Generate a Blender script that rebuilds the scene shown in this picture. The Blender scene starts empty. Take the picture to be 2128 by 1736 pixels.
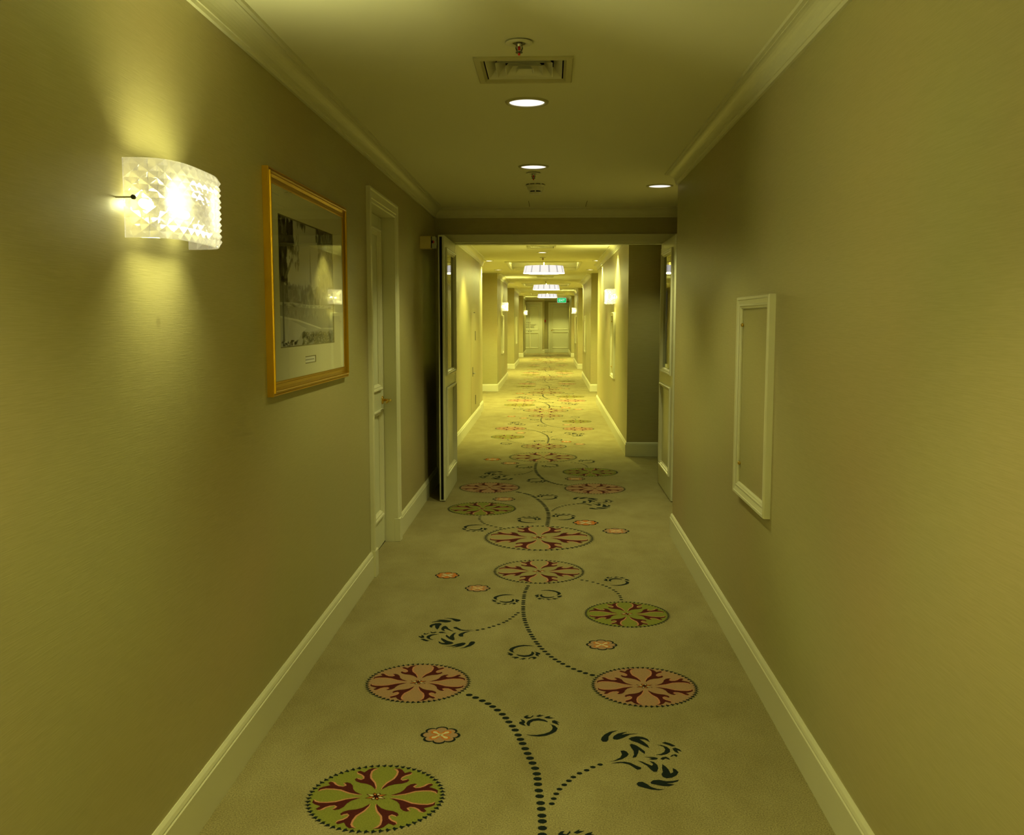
import bpy, bmesh, math, random
from mathutils import Vector, Matrix

random.seed(7)
SC = bpy.context.scene
COL = SC.collection

# ------------------------------------------------------------------ camera
PSI, TH, CAM_H = math.radians(2.279), math.radians(5.796), 1.42
cam_d = bpy.data.cameras.new('camera')
cam_d.sensor_fit = 'HORIZONTAL'
cam_d.sensor_width = 36.0
cam_d.lens = 36.0 * 2000.0 / 2128.0
cam_d.clip_start = 0.05
cam_d.clip_end = 200
cam = bpy.data.objects.new('camera', cam_d)
COL.objects.link(cam)
cam.location = (0, 0, CAM_H)
fwd = Vector((-math.sin(PSI) * math.cos(TH), math.cos(PSI) * math.cos(TH), -math.sin(TH)))
cam.rotation_euler = fwd.to_track_quat('-Z', 'Y').to_euler()
SC.camera = cam

# ------------------------------------------------------------------ world, exposure
W = bpy.data.worlds.new('world')
SC.world = W
W.use_nodes = True
W.node_tree.nodes['Background'].inputs[0].default_value = (0.02, 0.018, 0.012, 1)
W.node_tree.nodes['Background'].inputs[1].default_value = 1.0
SC.view_settings.view_transform = 'Standard'
SC.view_settings.look = 'None'
SC.view_settings.exposure = 2.06
SC.view_settings.gamma = 1.0
SC.view_settings.use_curve_mapping = False
SC.cycles.max_bounces = 6
SC.cycles.diffuse_bounces = 3
SC.cycles.glossy_bounces = 3
SC.cycles.transmission_bounces = 5
SC.cycles.transparent_max_bounces = 8
SC.cycles.use_adaptive_sampling = True
SC.cycles.adaptive_threshold = 0.02
SC.cycles.adaptive_min_samples = 28
SC.cycles.caustics_reflective = False
SC.cycles.sample_clamp_indirect = 1.2
SC.cycles.use_denoising = True

# lamp colours and strengths (what each lamp in the corridor gives off)
WARM = (1.0, 0.98, 0.43)          # lamps of the near stretch
AMBER = (1.0, 0.99, 0.29)         # lamps beyond the fire doors
BULB = 14.0                      # sconce bulbs, near
BULB_FAR = 20.0
SHADE_GLOW = 0.03                 # scatter in the sconce glass
DISC = 18.0                        # pendant diffusers
PBULB = 95.0                      # pendant bulbs
SPOT_W, SPOT_FAR_W = 15.0, 32.0   # recessed downlights, watts
LENS = 0.32                       # brightness of their lenses
UPDOWN_W, OUT_W = 1.0, 15.0        # halogen beams of each sconce: up and down the wall, out through the glass
COOL = (0.90, 1.0, 0.42)          # green-white lamp in the alcove

# ------------------------------------------------------------------ materials
MATS = {}


def nmat(name):
    m = bpy.data.materials.new(name)
    m.use_nodes = True
    nt = m.node_tree
    return m, nt, nt.nodes['Principled BSDF']


def pmat(name, col, rough=0.5, metal=0.0, spec=0.5, bump=None, vary=0.0, vscale=(3, 3, 3)):
    m, nt, b = nmat(name)
    b.inputs['Base Color'].default_value = (*col, 1)
    b.inputs['Roughness'].default_value = rough
    b.inputs['Metallic'].default_value = metal
    b.inputs['Specular IOR Level'].default_value = spec
    tc = nt.nodes.new('ShaderNodeTexCoord')
    if vary:
        mp = nt.nodes.new('ShaderNodeMapping')
        mp.inputs['Scale'].default_value = vscale
        nz = nt.nodes.new('ShaderNodeTexNoise')
        nz.inputs['Detail'].default_value = 4
        nz.inputs['Scale'].default_value = 1
        nt.links.new(tc.outputs['Object'], mp.inputs['Vector'])
        nt.links.new(mp.outputs['Vector'], nz.inputs['Vector'])
        mx = nt.nodes.new('ShaderNodeMix')
        mx.data_type = 'RGBA'
        mx.inputs['A'].default_value = (*[c * (1 - vary) for c in col], 1)
        mx.inputs['B'].default_value = (*[min(1, c * (1 + vary)) for c in col], 1)
        nt.links.new(nz.outputs['Fac'], mx.inputs['Factor'])
        nt.links.new(mx.outputs['Result'], b.inputs['Base Color'])
    if bump:
        (sx, sy, sz), st, dist = bump
        mp2 = nt.nodes.new('ShaderNodeMapping')
        mp2.inputs['Scale'].default_value = (sx, sy, sz)
        nz2 = nt.nodes.new('ShaderNodeTexNoise')
        nz2.inputs['Scale'].default_value = 1
        nz2.inputs['Detail'].default_value = 3
        bp = nt.nodes.new('ShaderNodeBump')
        bp.inputs['Strength'].default_value = st
        bp.inputs['Distance'].default_value = dist
        nt.links.new(tc.outputs['Object'], mp2.inputs['Vector'])
        nt.links.new(mp2.outputs['Vector'], nz2.inputs['Vector'])
        nt.links.new(nz2.outputs['Fac'], bp.inputs['Height'])
        nt.links.new(bp.outputs['Normal'], b.inputs['Normal'])
    MATS[name] = m
    return m


def emat(name, col, strength):
    m = bpy.data.materials.new(name)
    m.use_nodes = True
    nt = m.node_tree
    nt.nodes.remove(nt.nodes['Principled BSDF'])
    e = nt.nodes.new('ShaderNodeEmission')
    e.inputs[0].default_value = (*col, 1)
    e.inputs[1].default_value = strength
    nt.links.new(e.outputs[0], nt.nodes['Material Output'].inputs[0])
    MATS[name] = m
    return m


def wallpaper():
    """silky horizontal-weave wall covering with a few old marks"""
    m, nt, b = nmat('wallpaper')
    L = nt.links.new
    tc = nt.nodes.new('ShaderNodeTexCoord')
    mp = nt.nodes.new('ShaderNodeMapping')
    mp.inputs['Scale'].default_value = (14, 14, 420)
    nz = nt.nodes.new('ShaderNodeTexNoise')
    nz.inputs['Scale'].default_value = 1
    nz.inputs['Detail'].default_value = 3
    L(tc.outputs['Object'], mp.inputs['Vector'])
    L(mp.outputs['Vector'], nz.inputs['Vector'])
    big = nt.nodes.new('ShaderNodeTexNoise')
    big.inputs['Scale'].default_value = 0.9
    big.inputs['Detail'].default_value = 2
    L(tc.outputs['Object'], big.inputs['Vector'])
    r1 = nt.nodes.new('ShaderNodeValToRGB')
    r1.color_ramp.elements[0].position = 0.3
    r1.color_ramp.elements[0].color = (0.45, 0.397, 0.177, 1)
    r1.color_ramp.elements[1].position = 0.7
    r1.color_ramp.elements[1].color = (0.50, 0.442, 0.209, 1)
    L(nz.outputs['Fac'], r1.inputs['Fac'])
    mx = nt.nodes.new('ShaderNodeMix')
    mx.data_type = 'RGBA'
    mx.blend_type = 'MULTIPLY'
    mx.inputs['Factor'].default_value = 0.22
    L(r1.outputs['Color'], mx.inputs['A'])
    L(big.outputs['Color'], mx.inputs['B'])
    # round stain on the paper below the near sconce
    dist = nt.nodes.new('ShaderNodeVectorMath')
    dist.operation = 'DISTANCE'
    dist.inputs[1].default_value = (-0.985, 2.394, 1.414)
    L(tc.outputs['Object'], dist.inputs[0])
    mr = nt.nodes.new('ShaderNodeMapRange')
    mr.inputs['From Min'].default_value = 0.008
    mr.inputs['From Max'].default_value = 0.018
    mr.inputs['To Min'].default_value = 0.35
    mr.inputs['To Max'].default_value = 0.0
    L(dist.outputs['Value'], mr.inputs['Value'])
    mx2 = nt.nodes.new('ShaderNodeMix')
    mx2.data_type = 'RGBA'
    L(mr.outputs['Result'], mx2.inputs['Factor'])
    L(mx.outputs['Result'], mx2.inputs['A'])
    mx2.inputs['B'].default_value = (0.2, 0.16, 0.07, 1)
    L(mx2.outputs['Result'], b.inputs['Base Color'])
    b.inputs['Roughness'].default_value = 0.42
    b.inputs['Specular IOR Level'].default_value = 0.35
    bp = nt.nodes.new('ShaderNodeBump')
    bp.inputs['Strength'].default_value = 0.17
    bp.inputs['Distance'].default_value = 0.0015
    L(nz.outputs['Fac'], bp.inputs['Height'])
    L(bp.outputs['Normal'], b.inputs['Normal'])
    MATS['wallpaper'] = m


def carpet(name, col, soil=0.0, fine=0.22):
    m, nt, b = nmat(name)
    L = nt.links.new
    tc = nt.nodes.new('ShaderNodeTexCoord')
    geo = nt.nodes.new('ShaderNodeNewGeometry')
    nz = nt.nodes.new('ShaderNodeTexNoise')
    nz.inputs['Scale'].default_value = 230
    nz.inputs['Detail'].default_value = 2
    L(geo.outputs['Position'], nz.inputs['Vector'])
    r = nt.nodes.new('ShaderNodeValToRGB')
    r.color_ramp.elements[0].position = 0.3
    r.color_ramp.elements[0].color = (*[c * (1 - fine) for c in col], 1)
    r.color_ramp.elements[1].position = 0.7
    r.color_ramp.elements[1].color = (*[c * (1 + fine) for c in col], 1)
    L(nz.outputs['Fac'], r.inputs['Fac'])
    src = r.outputs['Color']
    if soil:
        mp = nt.nodes.new('ShaderNodeMapping')
        mp.inputs['Scale'].default_value = (2.2, 1.3, 1)
        big = nt.nodes.new('ShaderNodeTexNoise')
        big.inputs['Scale'].default_value = 2.2
        big.inputs['Detail'].default_value = 9
        big.inputs['Roughness'].default_value = 0.62
        L(geo.outputs['Position'], mp.inputs['Vector'])
        L(mp.outputs['Vector'], big.inputs['Vector'])
        r2 = nt.nodes.new('ShaderNodeValToRGB')
        r2.color_ramp.elements[0].position = 0.30
        r2.color_ramp.elements[0].color = (0.62, 0.58, 0.45, 1)
        r2.color_ramp.elements[1].position = 0.66
        r2.color_ramp.elements[1].color = (1, 1, 1, 1)
        L(big.outputs['Fac'], r2.inputs['Fac'])
        mx = nt.nodes.new('ShaderNodeMix')
        mx.data_type = 'RGBA'
        mx.blend_type = 'MULTIPLY'
        mx.inputs['Factor'].default_value = soil
        L(src, mx.inputs['A'])
        L(r2.outputs['Color'], mx.inputs['B'])
        src = mx.outputs['Result']
    L(src, b.inputs['Base Color'])
    b.inputs['Roughness'].default_value = 0.95
    b.inputs['Specular IOR Level'].default_value = 0.1
    bp = nt.nodes.new('ShaderNodeBump')
    bp.inputs['Strength'].default_value = 0.5
    bp.inputs['Distance'].default_value = 0.003
    L(nz.outputs['Fac'], bp.inputs['Height'])
    L(bp.outputs['Normal'], b.inputs['Normal'])
    MATS[name] = m


def thin_glass(name, ior=1.5, tint=(1, 1, 1)):
    """thin flat pane: clear straight through, mirror by Fresnel"""
    m = bpy.data.materials.new(name)
    m.use_nodes = True
    nt = m.node_tree
    nt.nodes.remove(nt.nodes['Principled BSDF'])
    tr = nt.nodes.new('ShaderNodeBsdfTransparent')
    tr.inputs[0].default_value = (*tint, 1)
    gl = nt.nodes.new('ShaderNodeBsdfGlossy')
    gl.inputs['Roughness'].default_value = 0.02
    fr = nt.nodes.new('ShaderNodeFresnel')
    fr.inputs['IOR'].default_value = ior
    mx = nt.nodes.new('ShaderNodeMixShader')
    ge = nt.nodes.new('ShaderNodeNewGeometry')     # only the face where light enters mirrors
    inv = nt.nodes.new('ShaderNodeMath')
    inv.operation = 'SUBTRACT'
    inv.inputs[0].default_value = 1.0
    nt.links.new(ge.outputs['Backfacing'], inv.inputs[1])
    mu = nt.nodes.new('ShaderNodeMath')
    mu.operation = 'MULTIPLY'
    nt.links.new(fr.outputs[0], mu.inputs[0])
    nt.links.new(inv.outputs[0], mu.inputs[1])
    nt.links.new(mu.outputs[0], mx.inputs[0])
    nt.links.new(tr.outputs[0], mx.inputs[1])
    nt.links.new(gl.outputs[0], mx.inputs[2])
    nt.links.new(mx.outputs[0], nt.nodes['Material Output'].inputs[0])
    MATS[name] = m


def cut_glass(name, glow_col, glow):
    """pressed crystal of the sconces: clear, refracting facets with a little scatter"""
    m = bpy.data.materials.new(name)
    m.use_nodes = True
    nt = m.node_tree
    nt.nodes.remove(nt.nodes['Principled BSDF'])
    L = nt.links.new
    tl = nt.nodes.new('ShaderNodeBsdfTranslucent')
    tl.inputs[0].default_value = (0.9, 0.9, 0.9, 1)
    tr = nt.nodes.new('ShaderNodeBsdfTransparent')
    gl = nt.nodes.new('ShaderNodeBsdfGlass')
    gl.inputs['IOR'].default_value = 1.45
    gl.inputs['Roughness'].default_value = 0.05
    em = nt.nodes.new('ShaderNodeEmission')
    em.inputs[0].default_value = (*glow_col, 1)
    em.inputs[1].default_value = glow
    m1 = nt.nodes.new('ShaderNodeMixShader')
    m1.inputs[0].default_value = 0.55
    L(tr.outputs[0], m1.inputs[1])
    L(gl.outputs[0], m1.inputs[2])
    m2 = nt.nodes.new('ShaderNodeMixShader')
    m2.inputs[0].default_value = 0.007
    L(m1.outputs[0], m2.inputs[1])
    L(tl.outputs[0], m2.inputs[2])
    ad = nt.nodes.new('ShaderNodeAddShader')
    L(m2.outputs[0], ad.inputs[0])
    L(em.outputs[0], ad.inputs[1])
    L(ad.outputs[0], nt.nodes['Material Output'].inputs[0])
    MATS[name] = m


wallpaper()
carpet('carpet', (0.315, 0.272, 0.125), soil=0.6, fine=0.34)
carpet('yarn_black', (0.009, 0.015, 0.013), fine=0.2)
carpet('yarn_green', (0.20, 0.21, 0.035), fine=0.15)
carpet('yarn_pink', (0.35, 0.215, 0.11), fine=0.12)
carpet('yarn_beige', (0.28, 0.235, 0.095), fine=0.12)
carpet('yarn_red', (0.07, 0.011, 0.010), fine=0.2)
carpet('yarn_salmon', (0.50, 0.22, 0.12), fine=0.15)
carpet('yarn_orange', (0.50, 0.16, 0.03), fine=0.15)
carpet('yarn_cream', (0.58, 0.52, 0.30), fine=0.12)
pmat('plaster', (0.83, 0.81, 0.57), rough=0.85, spec=0.2, bump=((60, 60, 60), 0.06, 0.002))
pmat('trim_paint', (0.70, 0.68, 0.46), rough=0.40, spec=0.5, bump=((25, 25, 25), 0.05, 0.001))
pmat('door_paint', (0.66, 0.66, 0.44), rough=0.34, spec=0.5, bump=((30, 30, 6), 0.06, 0.001))
pmat('grille_paint', (0.50, 0.47, 0.25), rough=0.5)
pmat('white_plastic', (0.72, 0.70, 0.52), rough=0.45)
pmat('box_plastic', (0.62, 0.52, 0.20), rough=0.5)
pmat('grey_plastic', (0.40, 0.42, 0.28), rough=0.5)
pmat('void_black', (0.004, 0.004, 0.004), rough=0.9, spec=0.1)
pmat('dark_metal', (0.06, 0.055, 0.03), rough=0.4, metal=0.8)
pmat('steel', (0.55, 0.54, 0.48), rough=0.3, metal=1.0)
pmat('brass', (0.85, 0.60, 0.16), rough=0.16, metal=1.0)
pmat('gilt', (0.62, 0.36, 0.02), rough=0.30, metal=0.9, bump=((90, 90, 90), 0.08, 0.001))
pmat('gilt_shadow', (0.20, 0.13, 0.04), rough=0.45, metal=0.4)
pmat('mat_board', (0.66, 0.64, 0.42), rough=0.9, spec=0.1)
pmat('mat_bevel', (0.14, 0.12, 0.06), rough=0.9, spec=0.1)
pmat('red_plastic', (0.45, 0.02, 0.015), rough=0.35)
pmat('red_glass', (0.7, 0.02, 0.02), rough=0.1)
pmat('seal_brush', (0.008, 0.008, 0.007), rough=0.95, spec=0.05)
pmat('letter_ink', (0.16, 0.125, 0.04), rough=0.6)
pmat('caption_white', (0.75, 0.74, 0.66), rough=0.8, spec=0.1)
for i, g in enumerate((0.13, 0.19, 0.26, 0.34, 0.46, 0.58)):
    pmat('photo_grey_%d' % i, (g, g * 1.0, g * 0.86), rough=0.7, spec=0.2)
thin_glass('pane')
thin_glass('fire_glass', ior=1.9, tint=(0.80, 0.84, 0.72))
cut_glass('crystal', (1.0, 0.90, 0.55), SHADE_GLOW)
cut_glass('crystal_far', (1.0, 0.88, 0.40), SHADE_GLOW * 3)
emat('bulb', WARM, BULB)
emat('bulb_far', AMBER, BULB_FAR)
emat('spot', (1, .94, .78), LENS)
emat('spot_far', (1, .92, .70), LENS * 5)
emat('spot_cool', COOL, LENS)
emat('pendant_disc', AMBER, DISC)
emat('pendant_shade', (1.0, 0.95, 0.85), 0.235)
emat('pendant_seam', (1.0, 0.93, 0.85), 0.13)
emat('sign_green', (0.0, 0.55, 0.10), .25)
emat('sign_white', (0.9, 1.0, 0.95), .24)
for nm in ('crystal', 'crystal_far', 'spot', 'spot_far', 'spot_cool', 'pendant_shade', 'pendant_seam', 'sign_green', 'sign_white'):
    MATS[nm].cycles.emission_sampling = 'NONE'       # faint emitters: found by bounce, not worth a light ray

# ------------------------------------------------------------------ helpers


def mesh(name, verts, faces, mat, mids=None, smooth=False):
    me = bpy.data.meshes.new(name)
    me.from_pydata([tuple(v) for v in verts], [], faces)
    for mm in (mat if isinstance(mat, (list, tuple)) else [mat]):
        me.materials.append(MATS[mm])
    if mids:
        me.polygons.foreach_set('material_index', mids)
    if smooth:
        me.polygons.foreach_set('use_smooth', [True] * len(me.polygons))
    me.update()
    return me


def put(name, me, parent=None, loc=(0, 0, 0), rot=(0, 0, 0)):
    o = bpy.data.objects.new(name, me)
    COL.objects.link(o)
    o.location = loc
    o.rotation_euler = rot
    if parent:
        o.parent = parent
    return o


class B:
    """collects shapes for one mesh"""

    def __init__(s):
        s.v, s.f, s.m = [], [], []

    def add(s, vs, fs, m=0):
        n = len(s.v)
        s.v += [tuple(v) for v in vs]
        s.f += [tuple(i + n for i in f) for f in fs]
        s.m += [m] * len(fs)
        return s

    def box(s, x0, x1, y0, y1, z0, z1, m=0):
        vs = [(x, y, z) for z in (z0, z1) for y in (y0, y1) for x in (x0, x1)]
        return s.add(vs, [(0, 2, 3, 1), (4, 5, 7, 6), (0, 1, 5, 4), (2, 6, 7, 3), (0, 4, 6, 2), (1, 3, 7, 5)], m)

    def cham(s, x0, x1, y0, y1, z0, z1, c=0.003, m=0):
        """box with chamfered edges"""
        bm = bmesh.new()
        bmesh.ops.create_cube(bm, size=1)
        bmesh.ops.transform(bm, matrix=Matrix.Translation(((x0 + x1) / 2, (y0 + y1) / 2, (z0 + z1) / 2)) @ Matrix.Diagonal((x1 - x0, y1 - y0, z1 - z0, 1)), verts=bm.verts)
        bmesh.ops.bevel(bm, geom=bm.edges[:], offset=c, segments=1, affect='EDGES')
        bm.verts.index_update()
        s.add([v.co[:] for v in bm.verts], [[v.index for v in f.verts] for f in bm.faces], m)
        bm.free()
        return s

    def lathe(s, prof, c=(0, 0, 0), n=24, m=0, axis='z', cap=True):
        """prof: (r, h) pairs turned round an axis through c"""
        k = len(prof)
        vs = []
        for i in range(n):
            a = 2 * math.pi * i / n
            for r, h in prof:
                p = (r * math.cos(a), r * math.sin(a), h)
                if axis == 'x':
                    p = (p[2], p[0], p[1])
                elif axis == 'y':
                    p = (p[0], p[2], p[1])
                vs.append((p[0] + c[0], p[1] + c[1], p[2] + c[2]))
        fs = []
        for i in range(n):
            j = (i + 1) % n
            for q in range(k - 1):
                fs.append((i * k + q, j * k + q, j * k + q + 1, i * k + q + 1))
        if cap:
            if prof[0][0] > 1e-6:
                fs.append(tuple(i * k for i in range(n))[::-1])
            if prof[-1][0] > 1e-6:
                fs.append(tuple(i * k + k - 1 for i in range(n)))
        return s.add(vs, fs, m)

    def tube(s, pts, r, n=8, m=0):
        pts = [Vector(p) for p in pts]
        vs, fs = [], []
        for i, p in enumerate(pts):
            d = (pts[min(i + 1, len(pts) - 1)] - pts[max(i - 1, 0)]).normalized()
            u = d.cross(Vector((0, 0, 1)))
            if u.length < 1e-3:
                u = d.cross(Vector((0, 1, 0)))
            u.normalize()
            w = d.cross(u)
            rr = r[i] if isinstance(r, (list, tuple)) else r
            for q in range(n):
                a = 2 * math.pi * q / n
                vs.append(p + (u * math.cos(a) + w * math.sin(a)) * rr)
        for i in range(len(pts) - 1):
            for q in range(n):
                t = (q + 1) % n
                fs.append((i * n + q, i * n + t, (i + 1) * n + t, (i + 1) * n + q))
        fs.append(tuple(range(n))[::-1])
        fs.append(tuple((len(pts) - 1) * n + q for q in range(n)))
        return s.add(vs, fs, m)

    def sweep(s, path, prof, fn, closed=False, m=0):
        """mitred moulding: 2-D path, prof (offset to the path's left, height), fn maps (a, b, h) to a point"""
        n, k = len(path), len(prof)
        vs = []
        for i in range(n):
            p = Vector(path[i])
            nrm = []
            if closed or i > 0:
                d = (p - Vector(path[i - 1])).normalized()
                nrm.append(Vector((-d.y, d.x)))
            if closed or i < n - 1:
                d = (Vector(path[(i + 1) % n]) - p).normalized()
                nrm.append(Vector((-d.y, d.x)))
            if len(nrm) == 2:
                mit = (nrm[0] + nrm[1])
                mit = mit / max(0.05, mit.dot(nrm[0]))
            else:
                mit = nrm[0]
            for o, h in prof:
                q = p + mit * o
                vs.append(fn(q.x, q.y, h))
        fs = []
        for i in range(n if closed else n - 1):
            j = (i + 1) % n
            for q in range(k - 1):
                fs.append((i * k + q, i * k + q + 1, j * k + q + 1, j * k + q))
        if not closed:
            fs.append(tuple(range(k)))
            fs.append(tuple((n - 1) * k + q for q in range(k))[::-1])
        return s.add(vs, fs, m)

    def poly(s, pts, z, m=0):
        n = len(pts)
        return s.add([(x, y, z) for x, y in pts], [tuple(range(n))], m)

    def mesh(s, name, mat, smooth=False):
        me = mesh(name, s.v, s.f, mat, s.m, smooth)
        bm = bmesh.new()
        bm.from_mesh(me)
        bmesh.ops.recalc_face_normals(bm, faces=bm.faces[:])
        bm.to_mesh(me)
        bm.free()
        return me

    def obj(s, name, mat, parent=None, smooth=False, **k):
        return put(name, s.mesh(name, mat, smooth), parent, **k)


def struct(o, label=None):
    o['kind'] = 'structure'
    if label:
        o['label'] = label
    return o


def thing(o, label, cat, group=None):
    o['label'] = label
    o['category'] = cat
    if group:
        o['group'] = group
    return o


def empty(name, loc=(0, 0, 0), rot=(0, 0, 0)):
    o = bpy.data.objects.new(name, None)
    COL.objects.link(o)
    o.empty_display_size = 0.1
    o.location = loc
    o.rotation_euler = rot
    return o


def clone(o, parent=None, loc=None, rot=None):
    c = o.copy()
    COL.objects.link(c)
    c.parent = parent
    if loc is not None:
        c.location = loc
    if rot is not None:
        c.rotation_euler = rot
    for ch in list(o.children):
        clone(ch, c)
    return c


XY = lambda a, b, h: (a, b, h)

# ------------------------------------------------------------------ the corridor
XL, XR = -0.985, 0.810            # near walls
FXL, FXR = -1.052, 0.800          # walls beyond the fire doors
ZC, ZF = 2.360, 2.335             # ceilings
Y0, YD0, YD1 = -6.0, 8.27, 8.45   # back of the corridor, fire door wall
YE_L, YE_R = 41.3, 42.3           # end wall
ZT = 2.75

floor = struct(B().box(-1.9, 1.9, Y0 - .3, 43.2, -0.12, 0).obj('floor', 'carpet'), 'beige patterned carpet running the length of the corridor')

# --- near walls
DY0, DY1, DZ = 5.258, 6.050, 2.052     # left door opening
wl = B().box(XL - .25, XL, Y0, DY0 - .018, 0, ZT).box(XL - .25, XL, DY1 + .018, YD0, 0, ZT).box(XL - .25, XL, DY0 - .018, DY1 + .018, DZ + .018, ZT)
struct(wl.obj('wall_left', 'wallpaper'), 'beige silk wallpapered wall with sconce and picture')
YRC = 6.305
wr = B().box(XR, XR + .20, Y0, YRC, 0, ZT)
struct(wr.obj('wall_right', 'wallpaper'), 'beige silk wallpapered wall with narrow framed panel')
struct(B().box(1.12, 1.3, YRC - .3, YD0, 0, ZT).obj('wall_right', 'wallpaper'), 'side wall of the recess behind the right fire door')
struct(B().box(XL - .3, XR + .3, Y0 - .2, Y0, 0, ZT).obj('wall_back', 'wallpaper'), 'wall closing the corridor behind the viewer')


def slab(y0, y1, z, holes):
    """ceiling slab with square-cut openings (x0, x1, y0, y1, depth)"""
    b = B()
    y = y0
    for hx0, hx1, hy0, hy1, dp in sorted(holes, key=lambda q: q[2]):
        b.box(-1.9, 1.9, y, hy0, z, ZT)
        b.box(-1.9, hx0, hy0, hy1, z, ZT).box(hx1, 1.9, hy0, hy1, z, ZT)
        b.box(hx0, hx1, hy0, hy1, z + dp, ZT)
        y = hy1
    return b.box(-1.9, 1.9, y, y1, z, ZT)


GH = .152                                             # half width of an air grille's throat
GRILLES = [(-.102, 3.74), (-.115, 12.25), (-.115, 20.7), (-.115, 29.6)]
gh = [(x - GH, x + GH, y - GH, y + GH, .16) for x, y in GRILLES]
TRAY_B = (-.70, .47, -3.75, -1.25, .125)             # tray of the unseen pendant added behind the viewer
struct(slab(Y0 - .3, YD0 + .09, ZC, gh[:1] + [TRAY_B]).obj('ceiling', 'plaster'), 'plain plaster ceiling before the fire doors')
# --- fire door wall
dw = B().box(-1.9, -0.868, YD0, YD1, 0, ZT).box(0.996, 1.9, YD0, YD1, 0, ZT).box(-0.868, 0.996, YD0, YD1, 2.076, ZT)
struct(dw.obj('wall_front', 'wallpaper'), 'cross wall with the double fire door opening')

# --- walls beyond: segments between the door recesses
SEG_L = [(YD1, 15.2), (19.1, 23.6), (28.05, 32.0), (37.1, YE_L)]
SEG_R = [(10.03, 16.45), (19.15, 24.1), (28.1, 32.5), (37.15, YE_R)]
REC = 0.42
for i, (a, b) in enumerate(SEG_L):
    w = B()
    if i == 0:
        w.box(FXL - .3, FXL, a, 14.35, 0, ZT).box(FXL - .3, FXL - .022, 14.35, b, 0, ZT)
    else:
        w.box(FXL - .3, FXL, a, b, 0, ZT)
    struct(w.obj('wall_left', 'wallpaper'), 'wallpapered wall section beyond the fire doors, left')
    if i < 3:
        struct(B().box(FXL - REC - .3, FXL - REC, b - .4, SEG_L[i + 1][0] + .4, 0, ZT).obj('wall_left', 'wallpaper'), 'back of a door recess, left')
for i, (a, b) in enumerate(SEG_R):
    struct(B().box(FXR, FXR + .33, a, b, 0, ZT).obj('wall_right', 'wallpaper'), 'wallpapered wall section beyond the fire doors, right')
    if i < 3:
        struct(B().box(FXR + REC, FXR + REC + .3, b - .4, SEG_R[i + 1][0] + .4, 0, ZT).obj('wall_right', 'wallpaper'), 'back of a door recess, right')
struct(B().box(1.135, 1.4, YD1, 10.2, 0, ZT).obj('wall_right', 'wallpaper'), 'side wall of the alcove past the fire doors')
# --- end wall
ew = B().box(-1.7, -0.262, YE_L, YE_L + 1.4, 0, ZT).box(-0.262, 1.3, YE_R, YE_R + .4, 0, ZT)
struct(ew.obj('wall_end', 'wallpaper'), 'stepped wall at the far end of the corridor')

# --- far ceiling with three raised trays
CX = -0.115
TRAYS = [(15.35 + 8.95 * k, 17.85 + 8.95 * k) for k in range(3)]
TW, TD = 0.585, 0.125
fc = slab(YD0 + .09, 43.2, ZF, gh[1:] + [(CX - TW, CX + TW, a, b, TD) for a, b in TRAYS])
ceil_far = struct(fc.obj('ceiling', 'plaster'), 'plaster ceiling with raised trays beyond the fire doors')
for a, b in TRAYS:   # moulded lip inside each tray
    path = [(CX - TW, a), (CX + TW, a), (CX + TW, b), (CX - TW, b)]
    prof = [(-.03, ZF), (-.03, ZF - .012), (.0, ZF - .015), (.012, ZF - .004), (.014, ZF + .02), (0.002, ZF + .05)]
    B().sweep(path, prof, XY, closed=True).obj('tray_moulding', 'trim_paint', ceil_far)

# --- baseboards
BB = [(0, 0), (.015, 0), (.015, .1205), (.0112, .1235), (.0125, .1262), (.0125, .1285), (.0096, .137), (.0088, .1388), (.003, .147), (0, .147)]


def bboard(name, path):
    """path runs so that the room lies on its left"""
    struct(B().sweep(path, BB, XY).obj(name, 'trim_paint'), 'cream painted baseboard')


bboard('baseboard_left', [(XL, DY0 - .075), (XL, Y0)])
bboard('baseboard_left', [(XL + .0, YD0), (XL, DY1 + .075)])
bboard('baseboard_right', [(XR, Y0), (XR, YRC), (XR + .2, YRC)][::1])
bboard('baseboard_left', [(FXL, 14.35), (FXL, YD1)])
bboard('baseboard_left', [(FXL - REC, 15.2), (FXL - .022, 15.2), (FXL - .022, 14.35)])
for a, b in SEG_L[1:]:
    p = [(FXL - REC, b), (FXL, b), (FXL, a), (FXL - REC, a)]
    if b == YE_L:
        p = p[1:]
    bboard('baseboard_left', p)
for i, (a, b) in enumerate(SEG_R):
    x = 1.135 if i == 0 else FXR + REC
    p = [(x, a), (FXR, a), (FXR, b), (FXR + REC, b)]
    if b == YE_R:
        p = p[:-1]
    bboard('baseboard_right', p)
bboard('baseboard_right', [(1.12, YRC), (1.12, YD0), (1.06, YD0)])
bboard('baseboard_back', [(-0.085, YE_R), (-.262, YE_R), (-.262, YE_L), (-.352, YE_L)])


# --- crown mouldings
def crown_prof(zc):
    pts = [(0, zc - .082), (.011, zc - .082), (.013, zc - .070), (.017, zc - .069)]
    for i in range(9):
        t = i / 8 * math.pi / 2
        pts.append((.017 + .045 * (1 - math.cos(t)), zc - .066 + .052 * math.sin(t)))
    pts += [(.062, zc - .011), (.075, zc - .0095), (.077, zc), (0, zc)]
    return pts


def crown(n, path, zc):
    struct(B().sweep(path, crown_prof(zc), XY).obj('trim_%d' % n, 'trim_paint'), 'cream plaster crown moulding')


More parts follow.
